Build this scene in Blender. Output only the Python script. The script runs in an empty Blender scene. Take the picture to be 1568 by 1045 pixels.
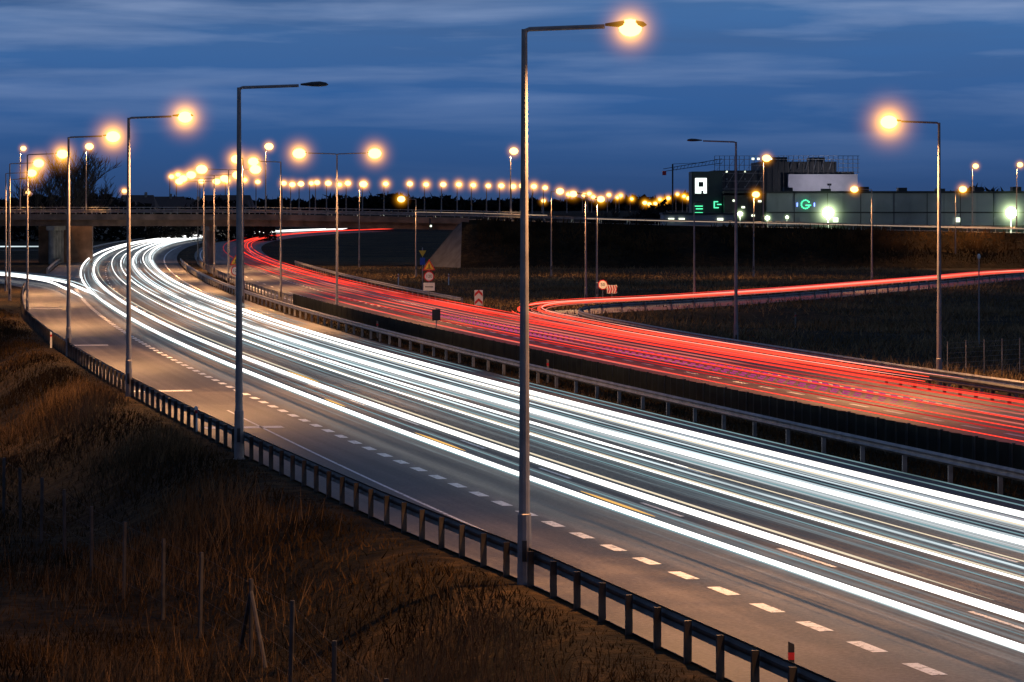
import bpy, math, random
import numpy as np
from mathutils import Vector
random.seed(4); rng=np.random.default_rng(7)
S=bpy.context.scene
COL=S.collection
S.view_settings.view_transform='Standard'
try: S.view_settings.look='None'
except: pass
S.view_settings.exposure=0
H=8.0; F=5000.0
# ---------------- materials
def newmat(n):
    m=bpy.data.materials.new(n); m.use_nodes=True
    nt=m.node_tree; nt.nodes.clear()
    o=nt.nodes.new('ShaderNodeOutputMaterial'); return m,nt,o
def N(nt,t,**k):
    n=nt.nodes.new(t)
    for a,b in k.items(): setattr(n,a,b)
    return n
def ramp(nt,stops):
    r=N(nt,'ShaderNodeValToRGB'); e=r.color_ramp.elements
    while len(e)<len(stops): e.new(0.5)
    for i,(p,c) in enumerate(stops):
        e[i].position=p; e[i].color=(c[0],c[1],c[2],1)
    return r
def surf(name,c1,c2=None,rough=.7,metal=0,scale=3.0,bump=0.0,bscale=20,spec=.5):
    m,nt,o=newmat(name); L=nt.links
    b=N(nt,'ShaderNodeBsdfPrincipled'); b.inputs['Roughness'].default_value=rough; b.inputs['Metallic'].default_value=metal
    b.inputs['Specular IOR Level'].default_value=spec
    c2=c2 or tuple(x*.65 for x in c1)
    tc=N(nt,'ShaderNodeTexCoord')
    n=N(nt,'ShaderNodeTexNoise'); n.inputs['Scale'].default_value=scale; n.inputs['Detail'].default_value=6
    L.new(tc.outputs['Object'],n.inputs['Vector'])
    r=ramp(nt,[(.35,c2),(.65,c1)]); L.new(n.outputs['Fac'],r.inputs[0]); L.new(r.outputs[0],b.inputs['Base Color'])
    if bump:
        n2=N(nt,'ShaderNodeTexNoise'); n2.inputs['Scale'].default_value=bscale; n2.inputs['Detail'].default_value=4
        L.new(tc.outputs['Object'],n2.inputs['Vector'])
        bp=N(nt,'ShaderNodeBump'); bp.inputs['Strength'].default_value=bump; L.new(n2.outputs['Fac'],bp.inputs['Height']); L.new(bp.outputs[0],b.inputs['Normal'])
    L.new(b.outputs[0],o.inputs[0]); return m
def emis(name,c,s,sample=True):
    m,nt,o=newmat(name); e=N(nt,'ShaderNodeEmission'); e.inputs[0].default_value=(*c,1); e.inputs[1].default_value=s
    nt.links.new(e.outputs[0],o.inputs[0])
    if not sample: m.cycles.emission_sampling='NONE'
    return m
def trailmat(name,c,s,nsc=.03,amin=.15,dash=None,seed=0,sample=False,lo=.38,hi=.55):
    m,nt,o=newmat(name); L=nt.links
    g=N(nt,'ShaderNodeNewGeometry')
    mp=N(nt,'ShaderNodeMapping'); mp.inputs['Location'].default_value=(seed*13.7,seed*5.1,0)
    L.new(g.outputs['Position'],mp.inputs[0])
    n=N(nt,'ShaderNodeTexNoise'); n.inputs['Scale'].default_value=nsc; n.inputs['Detail'].default_value=3
    L.new(mp.outputs[0],n.inputs['Vector'])
    mr=N(nt,'ShaderNodeMapRange'); mr.inputs['From Min'].default_value=lo; mr.inputs['From Max'].default_value=hi
    mr.inputs['To Min'].default_value=amin; mr.inputs['To Max'].default_value=1
    L.new(n.outputs['Fac'],mr.inputs[0]); fac=mr.outputs[0]
    if dash:
        w=N(nt,'ShaderNodeTexWave'); w.wave_type='BANDS'; w.bands_direction='Y'; w.inputs['Scale'].default_value=dash
        L.new(g.outputs['Position'],w.inputs['Vector'])
        gt=N(nt,'ShaderNodeMath',operation='GREATER_THAN'); gt.inputs[1].default_value=.5; L.new(w.outputs['Fac'],gt.inputs[0])
        mu=N(nt,'ShaderNodeMath',operation='MULTIPLY'); L.new(gt.outputs[0],mu.inputs[0]); L.new(fac,mu.inputs[1]); fac=mu.outputs[0]
    e=N(nt,'ShaderNodeEmission'); e.inputs[0].default_value=(*c,1); e.inputs[1].default_value=s
    t=N(nt,'ShaderNodeBsdfTransparent'); mx=N(nt,'ShaderNodeMixShader')
    L.new(fac,mx.inputs[0]); L.new(t.outputs[0],mx.inputs[1]); L.new(e.outputs[0],mx.inputs[2]); L.new(mx.outputs[0],o.inputs[0])
    if not sample: m.cycles.emission_sampling='NONE'
    return m
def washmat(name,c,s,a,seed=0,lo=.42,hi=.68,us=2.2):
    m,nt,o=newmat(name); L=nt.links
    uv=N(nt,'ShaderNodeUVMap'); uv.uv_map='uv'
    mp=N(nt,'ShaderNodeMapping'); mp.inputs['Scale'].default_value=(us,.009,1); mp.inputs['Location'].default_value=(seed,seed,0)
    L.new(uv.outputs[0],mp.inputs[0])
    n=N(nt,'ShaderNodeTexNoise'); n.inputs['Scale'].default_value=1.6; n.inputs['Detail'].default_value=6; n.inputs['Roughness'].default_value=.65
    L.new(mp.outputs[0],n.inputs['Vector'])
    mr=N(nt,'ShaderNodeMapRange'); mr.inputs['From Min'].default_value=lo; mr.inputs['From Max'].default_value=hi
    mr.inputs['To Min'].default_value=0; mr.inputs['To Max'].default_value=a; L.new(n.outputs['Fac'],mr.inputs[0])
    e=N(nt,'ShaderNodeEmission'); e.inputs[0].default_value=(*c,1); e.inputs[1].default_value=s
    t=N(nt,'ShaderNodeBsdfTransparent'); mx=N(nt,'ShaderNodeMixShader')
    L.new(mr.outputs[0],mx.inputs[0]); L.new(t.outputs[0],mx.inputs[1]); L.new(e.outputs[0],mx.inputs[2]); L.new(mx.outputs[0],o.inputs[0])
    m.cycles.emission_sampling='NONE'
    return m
def asphalt(name,c=(.076,.068,.064)):
    m,nt,o=newmat(name); L=nt.links
    b=N(nt,'ShaderNodeBsdfPrincipled'); b.inputs['Specular IOR Level'].default_value=.45
    uv=N(nt,'ShaderNodeUVMap'); uv.uv_map='uv'
    mp=N(nt,'ShaderNodeMapping'); mp.inputs['Scale'].default_value=(1.3,.02,1); L.new(uv.outputs[0],mp.inputs[0])
    n=N(nt,'ShaderNodeTexNoise'); n.inputs['Scale'].default_value=1; n.inputs['Detail'].default_value=5; L.new(mp.outputs[0],n.inputs['Vector'])
    g=N(nt,'ShaderNodeNewGeometry')
    n2=N(nt,'ShaderNodeTexNoise'); n2.inputs['Scale'].default_value=.35; n2.inputs['Detail'].default_value=8; n2.inputs['Roughness'].default_value=.7; L.new(g.outputs['Position'],n2.inputs['Vector'])
    n3=N(nt,'ShaderNodeTexNoise'); n3.inputs['Scale'].default_value=9; n3.inputs['Detail'].default_value=4; n3.inputs['Roughness'].default_value=.7; L.new(g.outputs['Position'],n3.inputs['Vector'])
    a=N(nt,'ShaderNodeMath',operation='ADD'); L.new(n.outputs['Fac'],a.inputs[0]); L.new(n2.outputs['Fac'],a.inputs[1])
    a2=N(nt,'ShaderNodeMath',operation='MULTIPLY_ADD'); a2.inputs[1].default_value=.33; L.new(a.outputs[0],a2.inputs[0])
    a3=N(nt,'ShaderNodeMath',operation='MULTIPLY'); a3.inputs[1].default_value=.34; L.new(n3.outputs['Fac'],a3.inputs[0]); L.new(a3.outputs[0],a2.inputs[2])
    r=ramp(nt,[(.41,tuple(x*.35 for x in c)),(.50,c),(.59,tuple(x*2.0 for x in c))]); L.new(a2.outputs[0],r.inputs[0]); L.new(r.outputs[0],b.inputs['Base Color'])
    mr=N(nt,'ShaderNodeMapRange'); mr.inputs['To Min'].default_value=.42; mr.inputs['To Max'].default_value=.75; L.new(n2.outputs['Fac'],mr.inputs[0]); L.new(mr.outputs[0],b.inputs['Roughness'])
    bp=N(nt,'ShaderNodeBump'); bp.inputs['Strength'].default_value=.5; bp.inputs['Distance'].default_value=.03; L.new(n3.outputs['Fac'],bp.inputs['Height']); L.new(bp.outputs[0],b.inputs['Normal'])
    L.new(b.outputs[0],o.inputs[0]); return m
def paint(name,c=(.8,.8,.8)):
    m,nt,o=newmat(name); L=nt.links
    b=N(nt,'ShaderNodeBsdfPrincipled'); b.inputs['Roughness'].default_value=.6
    g=N(nt,'ShaderNodeNewGeometry')
    n=N(nt,'ShaderNodeTexNoise'); n.inputs['Scale'].default_value=4; n.inputs['Detail'].default_value=8; n.inputs['Roughness'].default_value=.8; L.new(g.outputs['Position'],n.inputs['Vector'])
    r=ramp(nt,[(.39,(.12,.12,.12)),(.48,c)]); L.new(n.outputs['Fac'],r.inputs[0]); L.new(r.outputs[0],b.inputs['Base Color']); L.new(b.outputs[0],o.inputs[0]); return m
def ground_mat(nm='grass_ground',k=1.0):
    m,nt,o=newmat(nm); L=nt.links
    b=N(nt,'ShaderNodeBsdfPrincipled'); b.inputs['Roughness'].default_value=.95; b.inputs['Specular IOR Level'].default_value=.1
    g=N(nt,'ShaderNodeNewGeometry')
    def no(s,d=6):
        n=N(nt,'ShaderNodeTexNoise'); n.inputs['Scale'].default_value=s; n.inputs['Detail'].default_value=d; n.inputs['Roughness'].default_value=.7; L.new(g.outputs['Position'],n.inputs['Vector']); return n
    a=no(.07); c=no(1.1)
    r=ramp(nt,[(.35,(.014*k,.011*k,.006*k)),(.5,(.036*k,.026*k,.013*k)),(.65,(.075*k,.05*k,.024*k))]); L.new(c.outputs['Fac'],r.inputs[0])
    r2=ramp(nt,[(.38,(.3,.33,.26)),(.62,(1.3,1.15,1.0))]); L.new(a.outputs['Fac'],r2.inputs[0])
    mx=N(nt,'ShaderNodeMix',data_type='RGBA',blend_type='MULTIPLY'); mx.inputs[0].default_value=1
    L.new(r.outputs[0],mx.inputs[6]); L.new(r2.outputs[0],mx.inputs[7]); L.new(mx.outputs[2],b.inputs['Base Color'])
    bp=N(nt,'ShaderNodeBump'); bp.inputs['Strength'].default_value=1; bp.inputs['Distance'].default_value=.4; L.new(c.outputs['Fac'],bp.inputs['Height']); L.new(bp.outputs[0],b.inputs['Normal'])
    L.new(b.outputs[0],o.inputs[0]); return m
HALO={}
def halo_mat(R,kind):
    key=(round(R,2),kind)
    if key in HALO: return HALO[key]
    m,nt,o=newmat('lamp_glow_'+kind); L=nt.links  # emissive volume paints the glow around a bulb; no mist scatters light here
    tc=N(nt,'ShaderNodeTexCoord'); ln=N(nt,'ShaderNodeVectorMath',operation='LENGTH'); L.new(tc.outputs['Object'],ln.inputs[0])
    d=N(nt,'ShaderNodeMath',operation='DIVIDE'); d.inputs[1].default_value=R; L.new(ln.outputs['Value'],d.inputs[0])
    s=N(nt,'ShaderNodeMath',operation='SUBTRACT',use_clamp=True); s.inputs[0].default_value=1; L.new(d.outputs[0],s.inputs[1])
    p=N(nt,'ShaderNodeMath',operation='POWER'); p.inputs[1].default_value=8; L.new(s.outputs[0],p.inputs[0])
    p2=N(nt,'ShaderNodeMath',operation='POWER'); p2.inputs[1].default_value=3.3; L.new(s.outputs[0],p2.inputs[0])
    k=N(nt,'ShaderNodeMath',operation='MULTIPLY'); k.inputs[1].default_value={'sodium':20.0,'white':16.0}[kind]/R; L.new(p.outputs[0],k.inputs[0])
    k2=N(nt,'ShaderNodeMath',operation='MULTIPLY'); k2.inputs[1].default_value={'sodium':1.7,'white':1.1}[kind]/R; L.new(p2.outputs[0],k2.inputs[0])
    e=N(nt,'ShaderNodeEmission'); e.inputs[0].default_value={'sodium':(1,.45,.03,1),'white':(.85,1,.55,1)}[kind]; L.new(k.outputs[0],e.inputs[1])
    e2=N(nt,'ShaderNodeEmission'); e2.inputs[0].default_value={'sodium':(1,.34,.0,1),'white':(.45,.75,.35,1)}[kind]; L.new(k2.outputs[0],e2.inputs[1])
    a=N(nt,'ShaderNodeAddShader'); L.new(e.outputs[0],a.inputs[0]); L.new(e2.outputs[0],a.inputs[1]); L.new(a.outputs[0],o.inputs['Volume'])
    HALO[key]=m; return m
M=dict(
 asph=asphalt('asphalt'), paint=paint('road_paint'), ground=ground_mat(), dground=ground_mat('embankment_grass',.38),
 steel=surf('galvanised_steel',(.30,.29,.29),(.17,.165,.165),rough=.45,metal=.6,scale=2),
 pole=surf('lamp_pole_steel',(.26,.24,.24),(.17,.155,.155),rough=.5,metal=.3,scale=2),
 dsteel=surf('weathered_steel',(.07,.06,.055),(.028,.025,.024),rough=.5,metal=.5,scale=2),
 wood=surf('fence_post_grey',(.055,.05,.05),(.025,.022,.022),rough=.8),
 dark=surf('dark_plastic',(.02,.02,.022),rough=.5), screen=surf('screen_panel',(.014,.018,.015),(.006,.008,.007),rough=.8,scale=1.5,spec=.15),
 conc=surf('concrete',(.26,.235,.21),(.13,.12,.105),rough=.85,scale=.8,bump=.2,bscale=6), dconc=surf('slope_paving',(.085,.088,.095),(.05,.05,.055),rough=.85,scale=.8),
 bulb=emis('sodium_bulb',(1,.72,.25),3.2,False), wbulb=emis('white_floodlight',(.9,1,.8),40,False),
 grass=surf('dry_grass',(.066,.038,.017),(.015,.011,.006),rough=.9,scale=.35,spec=.03),
 fgrass=surf('field_dry_grass',(.24,.16,.085),(.08,.055,.028),rough=.9,scale=.12,spec=.05),
 reed=surf('reed_grass',(.20,.122,.06),(.07,.042,.022),rough=.9,scale=.6,spec=.03),
 red=surf('red_sheeting',(.55,.02,.02),(.5,.02,.02),rough=.4), white=surf('white_sheeting',(.7,.7,.68),(.6,.6,.58),rough=.4),
 yellow=surf('yellow_sheeting',(.8,.5,.03),(.75,.45,.03),rough=.4), blue=surf('blue_sheeting',(.02,.08,.4),(.02,.07,.35),rough=.4),
 bark=surf('bark',(.04,.028,.022),(.02,.015,.012),rough=.9), twig=surf('treeline_foliage',(.02,.018,.016),(.008,.008,.008),rough=.95,scale=.1,spec=.02),
)
# ---------------- mesh builder
class MB:
    def __init__(s): s.v=[];s.f=[];s.m=[];s.mats=[];s.uv=None
    def mi(s,mat):
        if mat not in s.mats: s.mats.append(mat)
        return s.mats.index(mat)
    def add(s,v,f,mat):
        o=len(s.v); s.v+= [tuple(a) for a in v]; s.f+=[tuple(i+o for i in q) for q in f]; s.m+=[s.mi(mat)]*len(f)
    def box(s,a,b,mat):
        x0,y0,z0=a;x1,y1,z1=b
        s.add([(x0,y0,z0),(x1,y0,z0),(x1,y1,z0),(x0,y1,z0),(x0,y0,z1),(x1,y0,z1),(x1,y1,z1),(x0,y1,z1)],
              [(0,3,2,1),(4,5,6,7),(0,1,5,4),(1,2,6,5),(2,3,7,6),(3,0,4,7)],mat)
    def tube(s,pts,rad,mat,n=8,cap=True):
        pts=[Vector(p) for p in pts]
        if not hasattr(rad,'__len__'): rad=[rad]*len(pts)
        vs=[];fs=[]
        for i,p in enumerate(pts):
            t=(pts[min(i+1,len(pts)-1)]-pts[max(i-1,0)]).normalized()
            up=Vector((0,0,1)) if abs(t.z)<.9 else Vector((0,1,0))
            a=t.cross(up).normalized(); b=a.cross(t)
            for k in range(n):
                an=2*math.pi*(k+.5)/n; vs.append(p+(a*math.cos(an)+b*math.sin(an))*rad[i])
        for i in range(len(pts)-1):
            for k in range(n):
                k2=(k+1)%n; fs.append((i*n+k,i*n+k2,(i+1)*n+k2,(i+1)*n+k))
        if cap:
            fs.append(tuple(range(n-1,-1,-1))); fs.append(tuple((len(pts)-1)*n+k for k in range(n)))
        s.add(vs,fs,mat)
    def ellip(s,c,r,mat,nu=12,nv=8):
        vs=[];fs=[]
        for j in range(nv+1):
            th=math.pi*j/nv
            for i in range(nu):
                ph=2*math.pi*i/nu; vs.append((c[0]+r[0]*math.sin(th)*math.cos(ph),c[1]+r[1]*math.sin(th)*math.sin(ph),c[2]+r[2]*math.cos(th)))
        for j in range(nv):
            for i in range(nu):
                i2=(i+1)%nu; fs.append((j*nu+i,(j+1)*nu+i,(j+1)*nu+i2,j*nu+i2))
        s.add(vs,fs,mat)
    def poly(s,pts,y0,y1,mat):
        n=len(pts); vs=[(x,y0,z) for x,z in pts]+[(x,y1,z) for x,z in pts]
        fs=[tuple(range(n)),tuple(range(2*n-1,n-1,-1))]+[(i,i+n,(i+1)%n+n,(i+1)%n) for i in range(n)]
        s.add(vs,fs,mat)
    def make(s,name,parent=None,smooth=False,loc=(0,0,0)):
        me=bpy.data.meshes.new(name); me.from_pydata(s.v,[],s.f)
        for m in s.mats: me.materials.append(m)
        me.polygons.foreach_set('material_index',s.m)
        if smooth: me.polygons.foreach_set('use_smooth',[True]*len(s.f))
        if s.uv is not None:
            ul=me.uv_layers.new(name='uv'); li=np.zeros(len(me.loops),dtype=np.int32); me.loops.foreach_get('vertex_index',li)
            ul.data.foreach_set('uv',np.array(s.uv,dtype=np.float32)[li].ravel())
        me.update(); o=bpy.data.objects.new(name,me); COL.objects.link(o); o.location=loc
        if parent: o.parent=parent
        return o
# ---------------- highway reference alignment (world metres, y = north)
sD=[0,70,110,160,210,290,360,450,560,670,810,985,1165,1500]
sS=[-.24,-.236,-.215,-.20,-.178,-.155,-.135,-.118,-.096,-.075,-.03,.036,.14,.27]
gD=np.arange(-200,1601,1.0); gS=np.interp(gD,sD,sS); gX=np.concatenate([[0],np.cumsum((gS[1:]+gS[:-1])/2)]); gX+=.775-np.interp(84,gD,gX)
def ref(D,u,z=0.0):
    x=float(np.interp(D,gD,gX)); t=float(np.interp(D,gD,gS)); n=math.hypot(1,t)
    return (x+u/n, D-u*t/n, z)
DS=[-150,-100,-60,-30]+list(np.arange(-10,60,10))+list(60*1.035**np.arange(0,95)); DS=[d for d in DS if d<1500]
def smooth_path(pts,step=3.0):
    P=[Vector((p[0],p[1],0)) for p in pts]; out=[]
    Q=[P[0]*2-P[1]]+P+[P[-1]*2-P[-2]]
    for i in range(1,len(Q)-2):
        a,b,c,d=Q[i-1:i+3]; n=max(2,int((c-b).length/step))
        for k in range(n):
            t=k/n; out.append(.5*((2*b)+(c-a)*t+(2*a-5*b+4*c-d)*t*t+(3*b-a-3*c+d)*t**3))
    out.append(P[-1]); return out
def offset_path(P,u,z=0):
    out=[]
    for i,p in enumerate(P):
        t=(P[min(i+1,len(P)-1)]-P[max(i-1,0)]).normalized(); out.append((p.x+t.y*u,p.y-t.x*u,z))
    return out
RAMP=smooth_path([(24,112),(19.6,130),(15,150),(10.8,171),(7.2,190),(4.2,209),(2.0,224),(1.3,236),(2.6,247),(6.4,256),(12.5,266),(25,293),(42,336),(59.5,379),(90,418),(150,432),(320,425)])
LRAMP=smooth_path([(-22,196),(-28,232),(-34.5,270),(-40.5,303),(-47.5,337),(-57.5,368),(-73,400),(-110,445),(-180,470),(-300,470)])
def strip(name,ptsL,ptsR,mat):
    b=MB(); n=len(ptsL); vs=[];uv=[];s=0
    for i in range(n):
        if i: s+=(Vector(ptsL[i])-Vector(ptsL[i-1])).length
        w=(Vector(ptsR[i])-Vector(ptsL[i])).length
        vs+= [ptsL[i],ptsR[i]]; uv+=[(0,s),(w,s)]
    b.add(vs,[(2*i,2*i+1,2*i+3,2*i+2) for i in range(n-1)],mat); b.uv=uv
    return b.make(name)
LU=([0,50,70,84,105,143,240,320,420],[-3.65,-3.65,-3.55,-4.0,-4.35,-4.85,-5.7,-5,-3])
def leftu(D): return float(np.interp(D,*LU))
strip('highway_road',[ref(d,leftu(d)-.05) for d in DS],[ref(d,14.0) for d in DS],M['asph'])
strip('highway_road',[ref(d,16.9) for d in DS],[ref(d,29.3) for d in DS],M['asph'])
strip('ramp_road',offset_path(RAMP,-3,-.008),offset_path(RAMP,3.2,-.008),M['asph'])
strip('ramp_road',offset_path(LRAMP,-3.5,-.008),offset_path(LRAMP,3.0,-.008),M['asph'])
strip('far_side_road',[(-400,600,-.01),(-70,640,-.01)],[(-400,594,-.01),(-70,634,-.01)],M['asph'])
b=MB()
def mark(b,u,w,d0,d1,on,off,z=.006):
    d=d0
    while d<d1:
        e=min(d+on,d1); k=max(1,int((e-d)/6)); 
        for j in range(k):
            a=d+(e-d)*j/k; c=d+(e-d)*(j+1)/k
            b.add([ref(a,u-w/2,z),ref(a,u+w/2,z),ref(c,u+w/2,z),ref(c,u-w/2,z)],[(0,1,2,3)],M['paint'])
        d=e+off
mark(b,0,.30,-60,330,1.45,1.45)
mark(b,3.75,.12,-60,500,4,8); mark(b,8.1,.12,-60,500,4,8); mark(b,12.0,.2,-60,700,6,0)
mark(b,-2.1,.10,-20,130,5,0)
for D,a,c in((120,-4.2,-1.3),(144,-4.6,-2.0),(192,-5.0,-2.2),(262,-5,-2.4)):
    b.add([ref(D-.5,a,.006),ref(D-.5,c,.006),ref(D+.5,c,.006),ref(D+.5,a,.006)],[(0,1,2,3)],M['paint'])
b.make('road_markings')
b=MB(); mark(b,23.4,.22,30,420,2.2,2.2); mark(b,20.0,.14,30,420,4,8); mark(b,17.9,.2,30,700,6,0); mark(b,27.0,.2,60,700,6,0); b.make('road_markings')
# ---------------- terrain
rp=np.array([(p.x,p.y) for p in RAMP]); lp=np.array([(p.x,p.y) for p in LRAMP])
def lump(x,y): return (np.sin(x*.31+1.3*np.sin(y*.17))+np.sin(y*.23+x*.11)+np.sin(x*.9+y*.6)*.4)*.33
def terr(x,y):
    x=np.asarray(x,float); y=np.asarray(y,float)
    rx=np.interp(y,gD,gX); rs=np.interp(y,gD,gS); u=(x-rx)/np.hypot(1,rs)
    lu=np.interp(y,*LU)-1.1
    t=np.clip((lu-u)/5.2,0,1); t=t*t*(3-2*t)
    fade=np.clip((235-y)/60,0,1)
    z=-.05-t*2.15*fade+ lump(x,y)*.22*t*fade
    dr=np.full(x.shape,1e9)
    for q in (rp,lp):
        for i in range(0,len(q),3): dr=np.minimum(dr,(x-q[i,0])**2+(y-q[i,1])**2)
    dr=np.sqrt(dr)
    r=np.clip((u-31)/8,0,1)*np.clip((dr-6)/8,0,1)*np.clip((430-y)/20,0,1)
    z+=r*(-.5+.35*lump(x*.5,y*.5))
    return z
xs=np.concatenate([[-6000,-2000,-800,-400,-250,-180],np.arange(-150,-60,5),np.arange(-60,30,1.2),np.arange(30,130,3),[150,200,300,500,1000,2500,6000]])
ys=np.concatenate([[-1500,-300,-100,-40,0,20],np.arange(30,200,1.5),np.arange(200,460,4),np.arange(460,700,20),[800,1000,1500,2500,5000,12000]])
X,Y=np.meshgrid(xs,ys); Z=terr(X.ravel(),Y.ravel()).reshape(X.shape)
b=MB(); nx=len(xs)
b.add(np.stack([X.ravel(),Y.ravel(),Z.ravel()],1).tolist(),[(j*nx+i,j*nx+i+1,(j+1)*nx+i+1,(j+1)*nx+i) for j in range(len(ys)-1) for i in range(nx-1)],M['ground'])
b.make('ground',smooth=True)
# ---------------- grass
def tris(name,v,mat):
    n=len(v); me=bpy.data.meshes.new(name); me.vertices.add(n*3); me.vertices.foreach_set('co',v.ravel().astype(np.float32))
    me.loops.add(n*3); me.loops.foreach_set('vertex_index',np.arange(n*3,dtype=np.int32)); me.polygons.add(n)
    me.polygons.foreach_set('loop_start',np.arange(0,n*3,3,dtype=np.int32)); me.materials.append(mat); me.update(calc_edges=True)
    o=bpy.data.objects.new(name,me); COL.objects.link(o); return o
def blades(name,x,y,h,w,mat,zf=terr,lean=.25):
    n=len(x); z=zf(x,y)-.03; a=rng.uniform(0,math.pi,n); lx=rng.normal(.08,lean,n)*h; ly=rng.normal(0,lean,n)*h
    v=np.empty((n,3,3)); v[:,0]=np.stack([x-np.cos(a)*w/2,y-np.sin(a)*w/2,z],1); v[:,1]=np.stack([x+np.cos(a)*w/2,y+np.sin(a)*w/2,z],1); v[:,2]=np.stack([x+lx,y+ly,z+h],1)
    return tris(name,v,mat)
def scatter(n,d0,d1,u0,u1,pw=1.0):
    D=d0+(d1-d0)*rng.uniform(0,1,n)**pw; u=rng.uniform(u0,u1,n)
    rx=np.interp(D,gD,gX); rs=np.interp(D,gD,gS); nn=np.hypot(1,rs); return rx+u/nn,D-u*rs/nn,u
x,y,u=scatter(260000,42,260,-34,-4.0,1.7)
k=(u<np.interp(y,*LU)-.35); x,y,u=x[k],y[k],u[k]
c=lump(x*1.7,y*1.7)+rng.normal(0,.35,len(x)); k=c>-.45; x,y,c,u=x[k],y[k],c[k],u[k]
edge=np.clip((np.interp(y,*LU)-u)/2.0,.3,1)
blades('grass',x,y,np.clip(.14+.2*c+rng.uniform(0,.2,len(x)),.07,.75)*edge,rng.uniform(.012,.035,len(x))*(1+y/150),M['grass'],lean=.4)
x,y,u=scatter(60000,50,150,-14,-5.5,1.4); cl=lump(x*2.1+4,y*1.3+7)+.5*np.exp(-((u+7.6)/1.6)**2); k=cl+rng.normal(0,.25,len(x))>.55; x,y=x[k],y[k]
blades('reeds',x,y,rng.uniform(.3,1.1,len(x)),rng.uniform(.010,.024,len(x)),M['reed'])
x,y,u=scatter(190000,110,440,29.8,110,1.2)
dr=np.full(len(x),1e9)
for i in range(0,len(rp),3): dr=np.minimum(dr,(x-rp[i,0])**2+(y-rp[i,1])**2)
k=(dr>4.6**2)&(lump(x*.8,y*.8)+rng.normal(0,.4,len(x))>-.1)&(y<440); x,y=x[k],y[k]
blades('field_grass',x,y,rng.uniform(.15,.6,len(x)),rng.uniform(.05,.12,len(x)),M['fgrass'],lean=.5)
x,y,u=scatter(22000,60,400,14.3,16.7,1.3); blades('median_grass',x,y,rng.uniform(.08,.3,len(x)),rng.uniform(.03,.06,len(x)),M['grass'])
# ---------------- guardrails
def guardrail(name,pts,side,mat,post=2.0,h=.75,pw=.05):
    b=MB(); P=[Vector(p) for p in pts]
    prof=[(0,-.155),(.04,-.12),(.075,-.085),(.03,-.02),(.03,.02),(.075,.085),(.04,.12),(0,.155)]
    vs=[];m=len(prof)
    for i,p in enumerate(P):
        t=(P[min(i+1,len(P)-1)]-P[max(i-1,0)]).normalized(); nrm=Vector((t.y,-t.x,0)).normalized()*side
        for a,z in prof: vs.append(p+nrm*(a+.08)+Vector((0,0,h-.155+z)))
        for a,z in reversed(prof): vs.append(p+nrm*(a+.074)+Vector((0,0,h-.155+z)))
    k=2*m
    b.add(vs,[(i*k+j,i*k+(j+1)%k,(i+1)*k+(j+1)%k,(i+1)*k+j) for i in range(len(P)-1) for j in range(k)],mat)
    acc=0; nxt=0
    for i in range(len(P)-1):
        L=(P[i+1]-P[i]).length; t=(P[i+1]-P[i]).normalized(); nrm=Vector((t.y,-t.x,0)).normalized()*side
        while nxt<acc+L:
            q=P[i]+t*(nxt-acc)
            vs=[]
            for z in(-.15,h-.04):
                for a,c in((-.06,-pw),(.07,-pw),(.07,pw),(-.06,pw)): vs.append(q+nrm*a+t*c+Vector((0,0,z)))
            b.add(vs,[(0,3,2,1),(4,5,6,7),(0,1,5,4),(1,2,6,5),(2,3,7,6),(3,0,4,7)],mat); nxt+=post
        acc+=L
    return b.make(name)
GD=list(np.arange(-60,330,5.0))
guardrail('guardrail',[ref(d,leftu(d)-.1) for d in GD],1,M['dsteel'],2.0,.75,.04)
GD2=list(np.arange(-40,480,6.0))
guardrail('guardrail',[ref(d,14.35) for d in GD2],-1,M['steel'],4.0,.8)
guardrail('guardrail',[ref(d,16.75) for d in np.arange(262,480,6)],1,M['steel'],4.0,.75)
guardrail('guardrail',[ref(d,29.9) for d in np.arange(20,147,5)],-1,M['dsteel'],2.0,.75)
guardrail('guardrail',[ref(d,30.0) for d in np.arange(262,460,6)],-1,M['steel'],4.0,.75)
guardrail('guardrail',offset_path(RAMP,3.6,0)[2:],-1,M['steel'],4.0,.75)
guardrail('guardrail',offset_path(RAMP,-3.5,0)[55:],1,M['steel'],4.0,.75)
guardrail('guardrail',[ref(d,-3.4) for d in np.arange(400,900,10)],1,M['steel'],4.0,.75)
guardrail('guardrail',offset_path(LRAMP,3.4,0)[46:],-1,M['steel'],4.0,.75)
# anti-glare screen in the median
b=MB(); d=-40; P=[]
while d<262:
    P.append(ref(d,16.1)); d+=.5
vs=[]
for i,p in enumerate(P):
    o=.05 if i%2 else -.05
    for zz in(-.05,1.12): vs.append((p[0]+o,p[1],zz))
b.add(vs,[(2*i,2*i+2,2*i+3,2*i+1) for i in range(len(P)-1)],M['screen'])
for i in range(0,len(P),6):
    p=P[i]; b.box((p[0]-.05,p[1]-.05,-.1),(p[0]+.05,p[1]+.05,1.15),M['dark'])
b.make('anti_glare_screen')
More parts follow.
